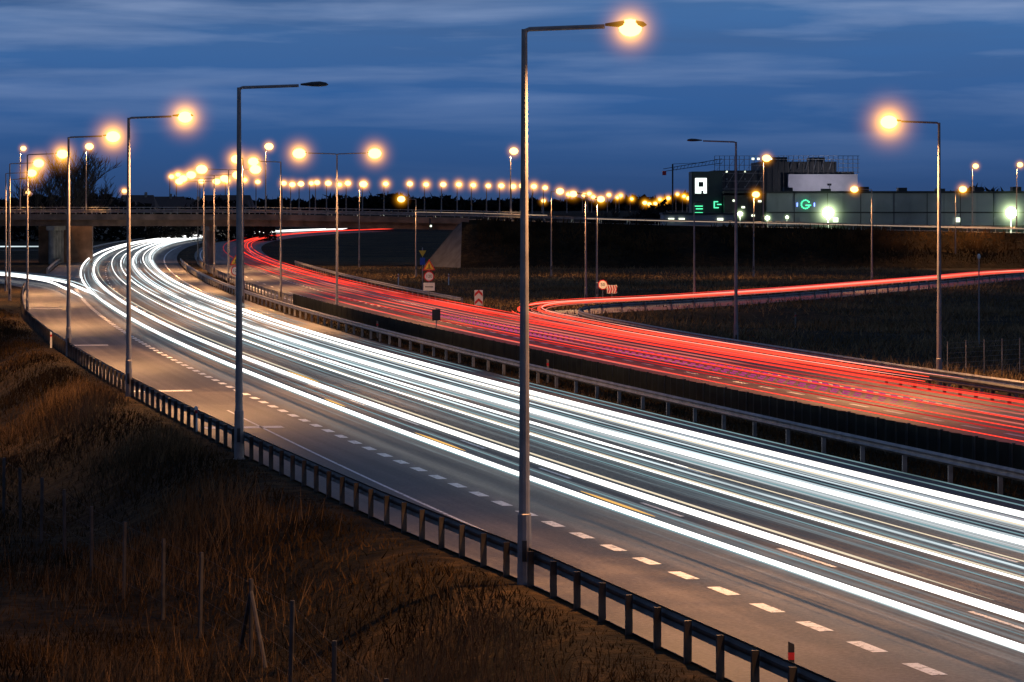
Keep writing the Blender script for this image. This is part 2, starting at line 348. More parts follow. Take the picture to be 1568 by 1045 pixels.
# ---------------- light trails
TD=[d for d in DS if d>10]
wm=[trailmat('headlight_white',(1,.98,.93),2.4,.02,.45,seed=1,sample=True),trailmat('headlight_cool',(.80,.95,1),1.3,.02,.0,seed=2),trailmat('headlight_warm',(1,.84,.60),.95,.025,.0,seed=3),trailmat('headlight_teal',(.30,.50,.55),.7,.03,.0,seed=4)]
def addtrail(B,u,z,r0,mat,d0=10,d1=1480,grow=480.,wob=0.0):
    Ds=[d for d in TD if d0<=d<=d1]
    if len(Ds)<2:return
    ph=random.uniform(0,6); n=len(Ds)
    rad=[r0*(1+max(d,0)/grow)*min(1,.15+(i if d0>10 else 9)*.28,.15+((n-1-i) if d1<1400 else 9)*.28) for i,d in enumerate(Ds)]
    B.tube([ref(d,u+wob*math.sin(d*.011+ph),z) for d in Ds],rad,mat,n=5,cap=False)
for lane in (
  [(.85,.060,0,10,1480),(2.35,.068,0,10,1480),(1.15,.02,1,10,500),(2.7,.020,2,60,420),(2.05,.016,1,40,800),(.55,.016,3,10,300),(2.95,.018,3,80,700),(1.6,.012,3,10,200)],
  [(4.55,.022,0,10,1480),(5.75,.036,0,90,1480),(5.05,.014,2,10,320),(5.4,.020,1,10,260),(6.2,.024,1,120,1480),(4.2,.012,3,10,240),(6.6,.018,3,10,300),(5.9,.012,2,10,150),(4.85,.012,3,10,400)],
  [(7.35,.055,0,10,1480),(9.75,.065,0,10,1480),(8.9,.032,0,10,1480),(7.75,.025,1,10,900),(8.35,.018,1,10,500),(10.15,.032,1,10,1000),(10.5,.014,3,10,400),(9.3,.018,2,10,400),(6.95,.016,3,10,400),(8.05,.012,3,10,300),(10.9,.014,3,70,300)]):
    B=MB()
    for u,r,mi,d0,d1 in lane: addtrail(B,u,random.uniform(.58,.75),r,wm[mi],d0,d1,wob=.10)
    B.make('headlight_trails')
am=emis('indicator_amber',(1,.55,.15),1.0,False)
B=MB()
for (u,z,d0,d1) in((1.02,.72,77,84),(1.0,.72,98,106),(1.02,.72,120,125),(2.5,.74,136,146)):
    B.tube([ref(d,u,z) for d in np.linspace(d0,d1,7)],[.006,.02,.028,.028,.028,.02,.006],am,n=4)
B.make('indicator_light_trails')
def ribbon(name,u,w,z,mat,Ds=TD):
    return strip(name,[ref(d,u-w/2,z) for d in Ds],[ref(d,u+w/2,z) for d in Ds],mat)
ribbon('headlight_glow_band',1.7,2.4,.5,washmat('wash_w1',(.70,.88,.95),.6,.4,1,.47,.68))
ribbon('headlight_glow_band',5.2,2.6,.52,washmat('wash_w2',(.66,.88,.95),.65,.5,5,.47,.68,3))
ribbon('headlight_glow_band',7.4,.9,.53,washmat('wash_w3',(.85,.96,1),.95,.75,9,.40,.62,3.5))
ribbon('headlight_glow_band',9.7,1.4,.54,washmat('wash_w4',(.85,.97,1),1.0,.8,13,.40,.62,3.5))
rm=[trailmat('taillight_red',(1,.05,.03),1.5,.02,.1,seed=6,sample=True),trailmat('taillight_pink',(1,.22,.17),.8,.02,.05,seed=7),trailmat('taillight_deep',(.6,.025,.025),.85,.03,.05,seed=8),trailmat('taillight_led',(.75,.07,.36),.6,.03,.1,dash=.22,seed=9)]
B=MB()
for c,nv,dm in((19.5,2,300),(22.3,3,420),(25.7,5,900)):
    for v in range(nv):
        cc=c+random.gauss(0,.4); r_=random.uniform(.015,.027)
        for sgn in(-1,1): addtrail(B,cc+sgn*.68,random.uniform(.7,.95),r_,random.choice(rm[:3]),random.choice([10,10,60,110]),dm,wob=.12)
for u in(20.9,21.4,22.3): addtrail(B,u,.85,.024,rm[3],110,230)
for u,r in((25.0,.036),(26.5,.036),(27.3,.02)): addtrail(B,u,.8,r,rm[0],150,1480)
addtrail(B,22.0,.8,.022,rm[2],330,1480)
B.make('taillight_trails')
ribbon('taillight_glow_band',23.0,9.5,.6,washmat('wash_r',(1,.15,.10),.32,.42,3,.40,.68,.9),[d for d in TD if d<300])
B=MB(); rr=trailmat('ramp_red',(1,.06,.03),2.0,.02,.6,seed=11,sample=True); rw=trailmat('ramp_hot',(1,.30,.22),1.8,.02,.3,seed=12)
for u,z,r,m_,a,e in((-.85,.8,.052,rr,8,None),(.6,.8,.055,rr,9,None),(-.55,.86,.018,rw,8,None),(.85,.9,.020,rw,8,-10),(-.2,1.0,.018,rm[0],12,None),(-1.3,.7,.022,rr,14,40),(1.1,.7,.018,rm[1],10,None),(.1,.75,.014,rm[1],2,60)):
    P=offset_path(RAMP,u,z)[a:e]; B.tube(P,[r*(1+p[1]/420)*min(1,.2+.25*i) for i,p in enumerate(P)],m_,n=4,cap=False)
B.make('taillight_trails')
B=MB()
for u,z,r in((-1,.65,.07),(.4,.65,.08),(-.4,.9,.025),(1.2,.7,.025)):
    P=offset_path(LRAMP,u,z)[24:]; B.tube(P,[r*(1+p[1]/500)*min(1,.1+.13*i) for i,p in enumerate(P)],wm[0] if r>.05 else wm[1],n=4,cap=False)
for o in(0,3): B.tube([(-300,601+o,.7),(-88,632+o,.7)],.14,wm[1],n=4)
B.make('headlight_trails')
# ---------------- overpass
eX=[-400,-300,-75,-36,-6,20,72,300,400]; eD=[505,500,482,472,462,457,455,440,430]; eZ=[5,6,7,7,6.5,5.75,4.6,1.5,.5]
def ep(x,o=0,dz=0):
    return (x,float(np.interp(x,eX,eD))+o,float(np.interp(x,eX,eZ))+dz)
def sweep(name,xs_,prof,mat,caps=False):
    b=MB();vs=[];k=len(prof)
    for x in xs_:
        for o,dz in prof: vs.append(ep(x,o,dz))
    b.add(vs,[(i*k+j,(i+1)*k+j,(i+1)*k+(j+1)%k,i*k+(j+1)%k) for i in range(len(xs_)-1) for j in range(k)],mat)
    if caps: b.add(vs[:k],[tuple(range(k))],mat); b.add(vs[-k:],[tuple(range(k-1,-1,-1))],mat)
    return b.make(name)
def embank(xs_):
    b=MB();vs=[]
    for x in xs_:
        z=float(np.interp(x,eX,eZ)); x0,D,_=ep(x); w=6.2; s=1.55*z
        vs+=[(x,D-w-s-1.5,-.2),(x,D-w-s*.5,z*.5+random.uniform(-.12,.12)),(x,D-w,z-.05),(x,D+w,z-.05),(x,D+w+s,-.2)]
    b.add(vs,[(i*5+j,(i+1)*5+j,(i+1)*5+j+1,i*5+j+1) for i in range(len(xs_)-1) for j in range(4)],M['dground'])
    return b,vs
for xx,inn in((list(np.linspace(-400,-112,30)),1),(list(np.linspace(-7,400,90)),0)):
    b,vs=embank(xx)
    e=vs[-5:] if inn else vs[:5]; sg=1 if inn else -1; z=e[2][2]
    q=[e[0],e[1],e[2],e[3],e[4],(e[2][0]+sg*z*.85,e[2][1],-.2),(e[2][0]+sg*z*.85,e[3][1],-.2)]
    b.add(q,[(0,1,5),(1,2,5),(2,3,6,5),(3,4,6)],M['dconc']); b.make('embankment')
n=26000; x=rng.uniform(-5,135,n); t=rng.uniform(0,1,n)
ez=np.interp(x,eX,eZ); ey=np.interp(x,eX,eD)
cl=lump(x*1.3,t*9)+rng.normal(0,.3,n); k=cl>.0; x,t,ez,ey=x[k],t[k],ez[k],ey[k]; n=len(x)
px_=x; py_=ey-6.2-1.55*ez*(1-t); pz=ez*t
v=np.repeat(np.stack([px_,py_,pz],1)[:,None,:],3,1); w_=rng.uniform(.06,.14,n); v[:,0,0]-=w_; v[:,1,0]+=w_; v[:,2,2]+=rng.uniform(.25,.9,n); v[:,2,0]+=rng.normal(0,.25,n)
tris('embankment_scrub',v,M['grass'])
xe=np.linspace(-400,400,120)
strip('overpass_road',[ep(x,-4.5,.03) for x in xe],[ep(x,4.5,.03) for x in xe],M['asph'])
xb=list(np.linspace(-113,-6,40))
rust=surf('overpass_concrete',(.28,.165,.11),(.12,.075,.05),rough=.85,scale=.5)
ov=bpy.data.objects.new('overpass',None); COL.objects.link(ov)
def par(o,p=ov): o.parent=p; return o
par(sweep('deck',xb,[(-6.4,-.02),(6.4,-.02),(6.4,-.55),(-6.4,-.55)],rust,True))
for o in(-5,-1.7,1.7,5): par(sweep('girder',xb,[(o-.35,-.56),(o+.35,-.56),(o+.35,-1.5),(o-.35,-1.5)],rust,True))
par(sweep('kerb_beam',xb,[(-6.65,.22),(-6.2,.22),(-6.2,-.6),(-6.65,-.6)],rust,True))
for px in(-44,-67,-90):
    _,D,z=ep(px)
    b=MB()
    for o in(-4.4,-1.5,1.5,4.4): b.tube([(px,D+o,-.2),(px,D+o,z-2.15)],.5,M['conc'],n=14)
    b.box((px-.6,D-6,z-2.15),(px+.6,D+6,z-1.52),M['conc']); par(b.make('pier'))
b=MB(); _,D,z=ep(-64); b.box((-70.5,D+7,-.2),(-62.5,D+8,z-1.6),rust); par(b.make('wing_wall'))
b=MB()
for x in np.arange(-200,2,2.0):
    p=ep(x,-6.4,.2); b.box((p[0]-.04,p[1]-.04,p[2]-.3),(p[0]+.04,p[1]+.04,p[2]+1.0),M['steel'])
for h_ in(.35,.7,1.05): b.tube([ep(x,-6.4,.15+h_) for x in np.linspace(-200,2,60)],.05,M['steel'],n=5)
b.make('bridge_railing')
guardrail('guardrail',[ep(x,-5.3,.05) for x in np.linspace(-200,400,160)],-1,M['steel'],4.0,.75)
guardrail('guardrail',[ep(x,5.3,.05) for x in np.linspace(-200,400,160)],1,M['steel'],4.0,.75)
B=MB()
dimw=emis('distant_trail_and_rail_glow',(1,.72,.52),.5,False); dimr=emis('distant_taillight_trail',(1,.16,.08),.45,False); dimo=emis('distant_amber_trail',(1,.42,.12),.4,False)  # first colour also serves the painted glow along the guardrail
B.tube([ep(x,-2,.75) for x in np.linspace(-30,2,10)],.05,dimr,n=4); B.tube([ep(x,-5.9,.62) for x in np.linspace(10,140,30)],.07,dimw,n=4); B.tube([ep(x,2,.9) for x in np.linspace(-14,5,10)],.06,dimw,n=4); B.tube([ep(x,-1,.8) for x in np.linspace(-95,-30,16)],.05,dimo,n=4)  # long strip by the near guardrail is painted glow for its lit edge
B.make('overpass_trails_and_rail_glow')
# ---------------- street lamps
def lamp(x,y,z0,h,arm,lit=True,sides=(1,),hr=None,light=0,r=None,bulb=None):
    b=MB(); r=r or .10
    b.tube([(0,0,-.3),(0,0,1.6),(0,0,1.62),(0,0,h-.05),(0,0,h)],[r*1.25,r*1.15,r*.95,r*.5,r*.5],M['pole'],n=12)
    b.tube([(0,0,-.2),(0,0,.08)],r*1.6,M['conc'],n=8)
    b.box((-.05,-r*1.22,.6),(.05,-r*1.0,1.05),M['dsteel'])
    hs=[]
    for s in sides:
        ln=arm*s
        if arm>.2: b.tube([(0,0,h-.05),(ln*.05,0,h+.0),(ln*.8,0,h+.06)],r*.38,M['pole'],n=6)
        hx=ln
        prof=[(-.42,.05),(-.3,.075),(-.05,.13),(.2,.15),(.4,.10),(.47,.02)]
        sgn=1 if ln>=0 else -1
        vs=[];n=10
        for a,w in prof:
            for k in range(n):
                t=2*math.pi*k/n; zz=math.sin(t)*w*(.75 if math.sin(t)>0 else .45); vs.append((hx+a*sgn,math.cos(t)*w,h+.09+zz))
        b.add(vs,[(i*n+k,i*n+(k+1)%n,(i+1)*n+(k+1)%n,(i+1)*n+k) for i in range(len(prof)-1) for k in range(n)]+[tuple(range(n)),tuple((len(prof)-1)*n+k for k in range(n))],M['dark'])
        if lit:
            br=bulb or .11
            b.ellip((hx+.12*sgn,0,h+.03),(br*1.3,br,br),M['bulb']); hs.append((hx+.12*sgn,0,h+.02))
    o=b.make('street_lamp',loc=(x,y,z0),smooth=False)
    for p in hs:
        if hr:
            m=MB(); m.ellip((0,0,0),(hr,hr,hr),halo_mat(hr,'sodium'),nu=20,nv=12); q=m.make('lamp_glow',parent=o); q.location=p  # painted glow sphere around the bulb
        if light:
            l=bpy.data.lights.new('sodium_light','SPOT'); l.energy=light; l.color=(1,.48,.18); l.spot_size=math.radians(155); l.spot_blend=.7; l.shadow_soft_size=.15
            q=bpy.data.objects.new('sodium_light',l); COL.objects.link(q); q.parent=o; q.location=(p[0],p[1],p[2]-.12-(bulb or .11))
    return o
def W(px,D): return (px-784)*D/F
E=16000
lamp(8.6,37,-.1,12,2.3,light=E*.75,hr=.9)
lamp(W(803,70.0),70.0,-.15,12.0,2.15,light=E*.75,hr=1.05,r=.13,bulb=.19)
lamp(W(366,105),105,-.1,12,2.4,lit=False,r=.13)
lamp(W(197,140),140,-.1,12,2.3,light=E,hr=1.7,r=.12,bulb=.24)
lamp(W(105,178),178,-.1,12,2.3,light=E,hr=2.1,r=.12,bulb=.3)
lamp(W(42,235),235,-.1,12,2.4,light=E,hr=2.0,bulb=.32)
lamp(W(15,286),286,-.05,12,2.4,light=E,hr=2.2,bulb=.36)
lamp(W(9,318),318,-.05,11.5,2.4,light=E,hr=2.2,bulb=.36)
lamp(W(14,330),330,-.05,11,1.4,lit=False)
lamp(W(516,235),235,-.05,12,2.6,sides=(-1,1),light=E*.8,hr=2.1,bulb=.36)
lamp(W(430,276),276,-.05,12,2.2,sides=(-1,),light=E,hr=2.0,bulb=.34)
for px,D in((350,330),(328,385),(312,430),(303,475)): lamp(W(px,D),D,-.05,12,2.6,sides=(-1,1),light=E*.9 if D<440 else 0,hr=2.3,bulb=.44)
lamp(W(372,262),262,-.05,12,.4,sides=(-1,),light=E*.8,hr=2.0,bulb=.33)
lamp(W(1438,148),148,-.4,12.3,2.15,sides=(-1,),light=E*1.2,hr=2.2,r=.12,bulb=.3)
lamp(W(1127,190.5),190.5,-.4,12.3,2.4,sides=(-1,),lit=False,r=.12)
lamp(W(1063,276),276,-.3,8.8,.3,sides=(1,),lit=False)
for px,by,hy,dx in((1335,440,290,-25),(1463,410,290,10),(1154,420,298,2),(897,470,297,-17),(914,460,305,4),(844,420,293,12),(550,410,282,5),(637,420,305,-21)):
    D=40000/(by-320); h=8+(320-hy)*D/F; a=abs(dx)*D/F
    lamp(W(px,D),D,-.05,h,a,sides=(1 if dx>0 else -1,),light=E*.45,hr=20*D/F,bulb=4.6*D/F)
for px,hy in((34,228),(135,225),(410,225),(785,232),(1172,243),(1492,255),(1560,253)):
    x=W(px,472); p=ep(x,6.0 if px!=410 else -6.0); top=8+(320-hy)*p[1]/F; sm=px in(34,1492,1560)
    lamp(W(px,p[1])-.3,p[1],p[2],top-p[2],.35,light=E*.5,hr=20*p[1]/F*(.7 if sm else 1),bulb=.33 if sm else .48)
far=[(270,268),(260,271),(458,282),(445,283),(483,280),(500,281),(517,283),(530,281),(588,282),(625,282),(650,283),(676,283),(700,283),(722,284),(745,285),(765,285),(783,286),(797,285),(815,286),(832,288),(306,278),(392,279),(372,276),(345,277),(432,281),(474,281),(555,283)]
for px,hy in far:
    D=1350+random.uniform(-60,60); top=8+(320-hy)*D/F
    lamp(W(px,D),D,5.8,top-5.8,.6,hr=random.uniform(16,21)*D/F,r=.28,bulb=random.uniform(2.8,3.8)*D/F)
for px,hy in((892,299),(906,302),(900,297),(930,299),(943,303),(965,305),(948,300),(985,311),(1001,312),(1015,309),(1035,298),(1045,301),(1021,304),(188,293),(40,295),(868,298),(992,313),(830,308),(1008,306),(1052,304)):
    D=1500+random.uniform(-60,60); top=8+(320-hy)*D/F
    lamp(W(px,D),D,5.0,top-5,.6,hr=random.uniform(12,16)*D/F,r=.25,bulb=random.uniform(1.9,2.8)*D/F)
b=MB(); xx=np.linspace(-3000,3000,121)
vs=[]
for x in xx:
    z=5.6+.8*math.sin(x*.004)+.4*math.sin(x*.021); vs+=[(x,1150,-.3),(x,1290,z),(x,1900,z+.8),(x,2400,-.3)]
b.add(vs,[(i*4+j,(i+1)*4+j,(i+1)*4+j+1,i*4+j+1) for i in range(120) for j in range(3)],M['dground']); b.make('hills')
# ---------------- tree masses
def treeline(name,x0,x1,D,zb,hf,n,sz):
    x=rng.uniform(x0,x1,n); y=D+rng.uniform(-12,12,n); hh=hf*(.55+.45*np.abs(np.sin(x*.021*1500/D)+.5*np.sin(x*.067*1500/D+2)+.4*np.sin(x*.19))/1.4)
    z=zb+hh*rng.uniform(0,1,n)**.8
    v=np.empty((n,3,3)); 
    for k in range(3): v[:,k]=np.stack([x,y,z],1)+rng.normal(0,sz,(n,3))
    tris(name,v,M['twig'])
treeline('distant_treeline',-420,420,2000,6,9,26000,1.6)
treeline('distant_treeline',72,230,900,-.5,13.4,12000,.8)
treeline('distant_treeline',-140,-60,820,-.5,12.0,7000,.6)
treeline('distant_treeline',18,36,760,0,9.6,2500,.5)
def bare_tree(x,y,h,seed,nm='bare_tree',lv=5):
    rnd=random.Random(seed); b=MB()
    def br(p,d,L,r,lev):
        pts=[p]; q=p; dd=d
        for i in range(3):
            dd=(dd+Vector((rnd.gauss(0,.12),rnd.gauss(0,.12),rnd.gauss(.05,.06)))).normalized(); q=q+dd*L/3; pts.append(q)
        b.tube(pts,[r,r*.85,r*.7,r*.5],M['bark'],n=5 if lev<2 else 3,cap=False)
        if lev<lv:
            for k in range(rnd.choice([3,4,4]) if lev<4 else 3):
                a=rnd.uniform(.25,.8); ph=rnd.uniform(0,6.28); s=Vector((math.cos(ph),math.sin(ph),.3))
                br(pts[rnd.choice([1,2,3,3])],(dd*math.cos(a)+s*math.sin(a)).normalized(),L*rnd.uniform(.62,.85),max(r*.55,.05),lev+1)
    br(Vector((0,0,-.3)),Vector((0,0,1)),h*.3,h*.022,0)
    b.make(nm,loc=(x,y,0))
bare_tree(W(98,600),600,22,3); bare_tree(W(72,640),640,20,5); bare_tree(W(122,660),660,20,8); bare_tree(W(85,620),620,22,21); bare_tree(W(108,640),640,22,22); bare_tree(W(962,720),720,12,9,lv=4); bare_tree(W(940,760),760,11.5,12,lv=4)
# ---------------- houses
hw=surf('house_plaster',(.3,.26,.22),rough=.9); roof=surf('roof_tiles',(.06,.035,.03),rough=.8); win=emis('lit_window',(1,.6,.25),.8,False)
for px,w,d_,tp in((172,12,880,10.6),(208,10,900,11.8),(240,16,930,11.5),(285,13,910,10.6),(350,11,900,10.8),(345,15,950,12)):
    x=W(px,d_); b=MB(); b.box((x-w/2,d_,-.1),(x+w/2,d_+9,tp-3.5),hw)
    b.add([(x-w/2-.5,d_-.5,tp-3.5),(x+w/2+.5,d_-.5,tp-3.5),(x+w/2+.5,d_+9.5,tp-3.5),(x-w/2-.5,d_+9.5,tp-3.5),(x-w/2+.6,d_+4.5,tp),(x+w/2-.6,d_+4.5,tp)],[(0,1,5,4),(2,3,4,5),(1,2,5),(3,0,4),(0,3,2,1)],roof)
    b.box((x+w*.2,d_+3.6,tp-1.5),(x+w*.2+.7,d_+4.3,tp+.8),M['conc'])
    for k in(-.3,0,.28): b.box((x+k*w-.6,d_-.04,tp-5.6),(x+k*w+.6,d_-.01,tp-4.2),win if k==0 else M['dark'])
    b.make('house')
# ---------------- industrial buildings
clad=surf('grey_cladding',(.24,.26,.28),(.16,.175,.19),rough=.55,scale=.15); dclad=surf('black_cladding',(.014,.016,.022),rough=.6); teal=surf('teal_cladding',(.012,.03,.036),rough=.5)
wpan=surf('white_panel',(.55,.52,.56),(.42,.40,.44),rough=.6,scale=.3)
green=emis('green_neon',(.1,1,.45),1.6,False); wsign=emis('white_sign_panel',(.85,1,.95),2,False); wl=emis('white_window_light',(.9,1,.75),2,False); blb=emis('blue_beacon',(.2,.3,1),3,False)
wh=bpy.data.objects.new('warehouse',None); COL.objects.link(wh)
b=MB(); b.box((46,590,-.1),(200,660,10.8),clad); b.box((38.5,592,-.1),(45.9,640,10.4),dclad); b.make('walls',parent=wh)
b=MB(); b.box((38.3,589.7,10.8),(200.2,660.2,11.2),dclad)
for x in np.arange(48,198,3.0): b.box((x-.06,589.86,.2),(x+.06,589.99,10.78),dclad if int(x)%2 else clad)
b.box((46,589.75,7.2),(199,589.84,7.45),dclad); b.box((46.1,589.7,.1),(199,589.85,5.0),dclad)
for x in np.arange(50,196,7.0): b.box((x,600,11.2),(x+1.6,603,11.2+random.uniform(.3,.9)),dclad)
b.make('trim',parent=wh)
b=MB()
for x in(52,58,71,80,87): b.box((x,589.6,5.6),(x+.9,589.8,6.4),wl if x in(58,80) else clad)
for x,z in((40,9.3),(41.6,8.1),(43.4,6.6),(44.6,9.2)): b.box((x,591.7,z),(x+.6,591.9,z+.35),wl)
b.make('windows',parent=wh)
b=MB()
for k in range(12):
    t=k/11*5.0+.6; b.box((53.0+math.cos(t)*.75-.13,589.5,8.8+math.sin(t)*.75-.13),(53.0+math.cos(t)*.75+.13,589.7,8.8+math.sin(t)*.75+.13),green)
b.box((53.0,589.45,8.5),(54.0,589.68,8.75),green)
for x in(51.4,54.5): b.box((x,589.5,8.4),(x+.2,589.7,9.1),blb)
b.make('neon_logo',parent=wh)
tw=bpy.data.objects.new('industrial_tower_building',None); COL.objects.link(tw)
b=MB(); b.box((50.5,664,0),(66,690,17.6),dclad); b.box((56,661.5,11),(70,663.9,15),wpan); b.box((41,664.5,0),(50.4,686,15.8),dclad)
b.box((61,668,17.6),(64,676,18.5),dclad); b.box((52,670,17.6),(56.5,680,18.6),dclad); b.box((66.1,668,0),(70,690,15.6),dclad); b.make('walls',parent=tw)
b=MB()
for x in np.arange(41,70.2,1.0): b.box((x-.05,660.8,11 if x<56 else 15.1),(x+.05,660.9,18.7),M['dsteel'])
for z in(12,13.6,15.2,16.8,18.0,18.7): b.tube([(41,660.7,z),(51 if z<17.9 else 70.3,660.7,z)],.06,M['steel'],n=4)
for z in(15.4,16.3,17.2,18.7): b.tube([(66,660.7,z),(70.3,660.7,z)],.06,M['steel'],n=4)
for x in np.arange(41,50,2.0): b.tube([(x,660.6,12),(x+2,660.6,15.2)],.05,M['steel'],n=4); b.tube([(x,660.6,15.2),(x+2,660.6,18.0)],.05,M['steel'],n=4)
b.make('scaffold',parent=tw)
b=MB()
for x in np.arange(56.5,66,1.6): b.tube([(x,663.5,16),(x+.5,663.5,17.9)],.12,M['steel'],n=5)
for x in(48.5,49.6,51.2,52.1): b.box((x,660.4,17.9),(x+.5,660.6,18.3),wl if x!=51.2 else blb)
for z in(12.3,13.9,15.4):
    for x in(43.5,47.2,52.5): b.box((x,664.3,z),(x+.35,664.45,z+.3),wl if (x+z)%2<1 else clad)
b.make('roof_vents',parent=tw)
b=MB(); b.box((32.8,596,-.1),(38.4,606,14.8),teal); b.box((33.1,595.6,10.6),(35.9,595.95,14.0),dclad); b.box((33.4,595.4,10.8),(35.5,595.55,13.6),wsign); b.box((34.0,595.2,12.0),(34.9,595.35,12.9),dclad); b.box((34.5,595.2,10.75),(34.9,595.35,11.3),dclad)
for z in(6.7,7.2,7.9,8.4): b.box((33+.6*(z%1),595.5,z),(34.8,595.7,z+.16),green)
for (x0,z) in((36.8,9.2),(36.9,8.1),(37.4,8.7)): b.box((x0,595.5,z),(x0+.8,595.7,z+.18),green)
b.box((36.8,595.5,8.1),(37.0,595.7,9.2),green); b.make('sign_tower')
b=MB(); b.box((26,560,0),(38,572,7.0),clad); b.box((25.8,559.8,7),(38.2,572.2,7.3),dclad)
for x in(26.8,28.6,35.2): b.box((x,559.75,5.9),(x+1.0,559.95,6.4),wl)
b.make('gatehouse')
def flood(px,py,D,R,en,nm='floodlight'):
    z=8+(320-py)*D/F; x=W(px,D); b=MB()
    b.tube([(0,0,-z),(0,0,.1)],[.14,.08],M['steel'],n=8); b.box((-.5,-.25,-.3),(.5,.1,.3),M['dark']); b.ellip((0,-.3,0),(R*.17,.2,R*.17),M['wbulb'])
    o=b.make(nm,loc=(x,D,z))
    m=MB(); m.ellip((0,0,0),(R,R,R),halo_mat(R,'white'),nu=20,nv=12); q=m.make('lamp_glow',parent=o); q.location=(0,-.4,0)  # painted glow sphere around the floodlight
    if en:
        l=bpy.data.lights.new('flood_light','POINT'); l.energy=en; l.color=(.85,1,.7); l.shadow_soft_size=.4
        q=bpy.data.objects.new('flood_light',l); COL.objects.link(q); q.parent=o; q.location=(0,-.9,0)
flood(1268,326,566,5.4,26000); flood(1548,326,566,5.4,26000); flood(1133,328,575,1.9,800); flood(1175,334,575,1.6,500); flood(1205,333,575,1.1,0)
b=MB(); b.tube([(0,0,-1.6),(0,0,0)],.08,M['steel'],n=6); b.box((-.4,0,-.2),(.4,.3,.2),M['dark']); ob=b.make('added_panel_lamp',loc=(63,648,12.8))  # lamp body added to go with the panel fill
l=bpy.data.lights.new('panel_fill_light','POINT'); l.energy=2600; l.color=(.95,.9,1); l.shadow_soft_size=.3; q=bpy.data.objects.new('panel_fill_light',l); COL.objects.link(q); q.parent=ob; q.location=(0,.8,.2)  # light added to brighten the white panel
b=MB(); y=700; cx=W(1030,y)
for dz in(0,.9): b.tube([(cx-2,y,16.0+dz*.6),(W(1105,y),y,17.8+dz)],.09,M['dsteel'],n=4)
for k in range(14):
    t=k/13; b.tube([(cx+t*10,y,16.1+t*1.8),(cx+t*10+.4,y,16.9+t*1.9)],.05,M['dsteel'],n=3)
b.tube([(cx,y,0),(cx,y,17.6)],.22,M['dsteel'],n=4); b.tube([(cx,y,17.6),(W(1080,y),y,17.9)],.05,M['dsteel'],n=3); b.box((cx-2.2,y-.5,15.2),(cx-1.4,y+.5,16.1),M['red']); b.make('tower_crane')
# ---------------- signs
def disc(r,n=28,cx=0,cz=0,a0=0): return [(cx+r*math.cos(2*math.pi*k/n+a0),cz+r*math.sin(2*math.pi*k/n+a0)) for k in range(n)]
def tri(r,cz,inv=False):
    a=-math.pi/2 if inv else math.pi/2; return [(r*math.cos(a+2*math.pi*k/3),cz+r*math.sin(a+2*math.pi*k/3)) for k in range(3)]
def text(s,size,parent,loc,mat):
    c=bpy.data.curves.new('numerals','FONT'); c.body=s; c.size=size; c.align_x='CENTER'; c.align_y='CENTER'; c.extrude=.004; c.materials.append(mat)
    o=bpy.data.objects.new('numerals',c); COL.objects.link(o); o.parent=parent; o.location=loc; o.rotation_euler=(math.pi/2,0,0)
def speed_sign(x,y,zc,num,plate=False,triangle=True):
    b=MB(); b.tube([(0,.06,-.2),(0,.06,zc+(1.3 if triangle else .4))],.045,M['steel'],n=8)
    b.poly(disc(.45,cz=zc),-.02,.01,M['red']); b.poly(disc(.36,cz=zc),-.035,-.021,M['white'])
    if triangle:
        b.poly(tri(.66,zc+.85),-.02,.01,M['red']); b.poly(tri(.48,zc+.85),-.035,-.021,M['yellow']); b.box((-.04,-.05,zc+.75),(.04,-.036,zc+1.05),M['dark']); b.box((-.2,-.05,zc+.68),(.2,-.036,zc+.74),M['dark'])
    if plate: b.box((-.5,-.02,zc-1.25),(.5,.01,zc-.55),M['white']); b.box((-.36,-.035,zc-.95),(.36,-.021,zc-.88),M['dark'])
    o=b.make('speed_limit_sign',loc=(x,y,0)); text(num,.38,o,(0,-.045,zc),M['dark'])
speed_sign(W(361,300),300,2.3,'120'); speed_sign(W(657,285),285,2.1,'120',True); speed_sign(W(923,290),290,1.25,'50',False,False)
def chev(x,y,zc,w,h,vert):
    b=MB(); b.tube([(0,.06,-.5),(0,.06,zc+h/2)],.045,M['steel'],n=6); b.box((-w/2,-.02,zc-h/2),(w/2,.01,zc+h/2),M['white'])
    if vert:
        for k in(-.45,.2): 
            c=zc+k*h/1.2; b.poly([(-w/2+.03,c-.1),(0,c+.2),(w/2-.03,c-.1),(w/2-.03,c+.14),(0,c+.42),(-w/2+.03,c+.14)],-.04,-.021,M['red'])
    else:
        for k in range(4):
            c=-w/2+.05+k*w/4; b.poly([(c,zc-h/2+.03),(c+.1,zc-h/2+.03),(c+.2,zc),(c+.1,zc+h/2-.03),(c,zc+h/2-.03),(c+.1,zc)],-.04,-.021,M['red'])
    b.make('chevron_sign',loc=(x,y,0))
chev(W(733,255),255,1.05,.66,1.2,True); chev(W(937,288),288,.9,.9,.75,False)
b=MB(); b.tube([(0,0,-.2),(0,0,2.2)],.04,M['steel'],n=6); b.box((-.24,-.05,1.5),(.24,-.01,2.15),M['dark']); b.make('traffic_sign',loc=(W(668,190),190,0))
b=MB(); b.tube([(0,0,-.2),(0,0,4.2)],.05,M['steel'],n=6); b.poly(tri(.42,3.7,True),-.07,-.05,M['yellow']); b.box((-.25,-.07,2.5),(.25,-.05,3.2),M['blue']); b.make('traffic_sign',loc=(W(647,320),320,0))
b=MB(); p=ep(W(660,458),-6.6); b.tube([(0,0,-.2),(0,0,1.4)],.04,M['steel'],n=6); b.box((-.25,-.05,-.4),(.25,.1,1.3),M['dark']); b.ellip((0,-.1,.2),(.15,.05,.15),wl); b.make('signal_box',loc=(p[0],p[1],p[2]-1.2))
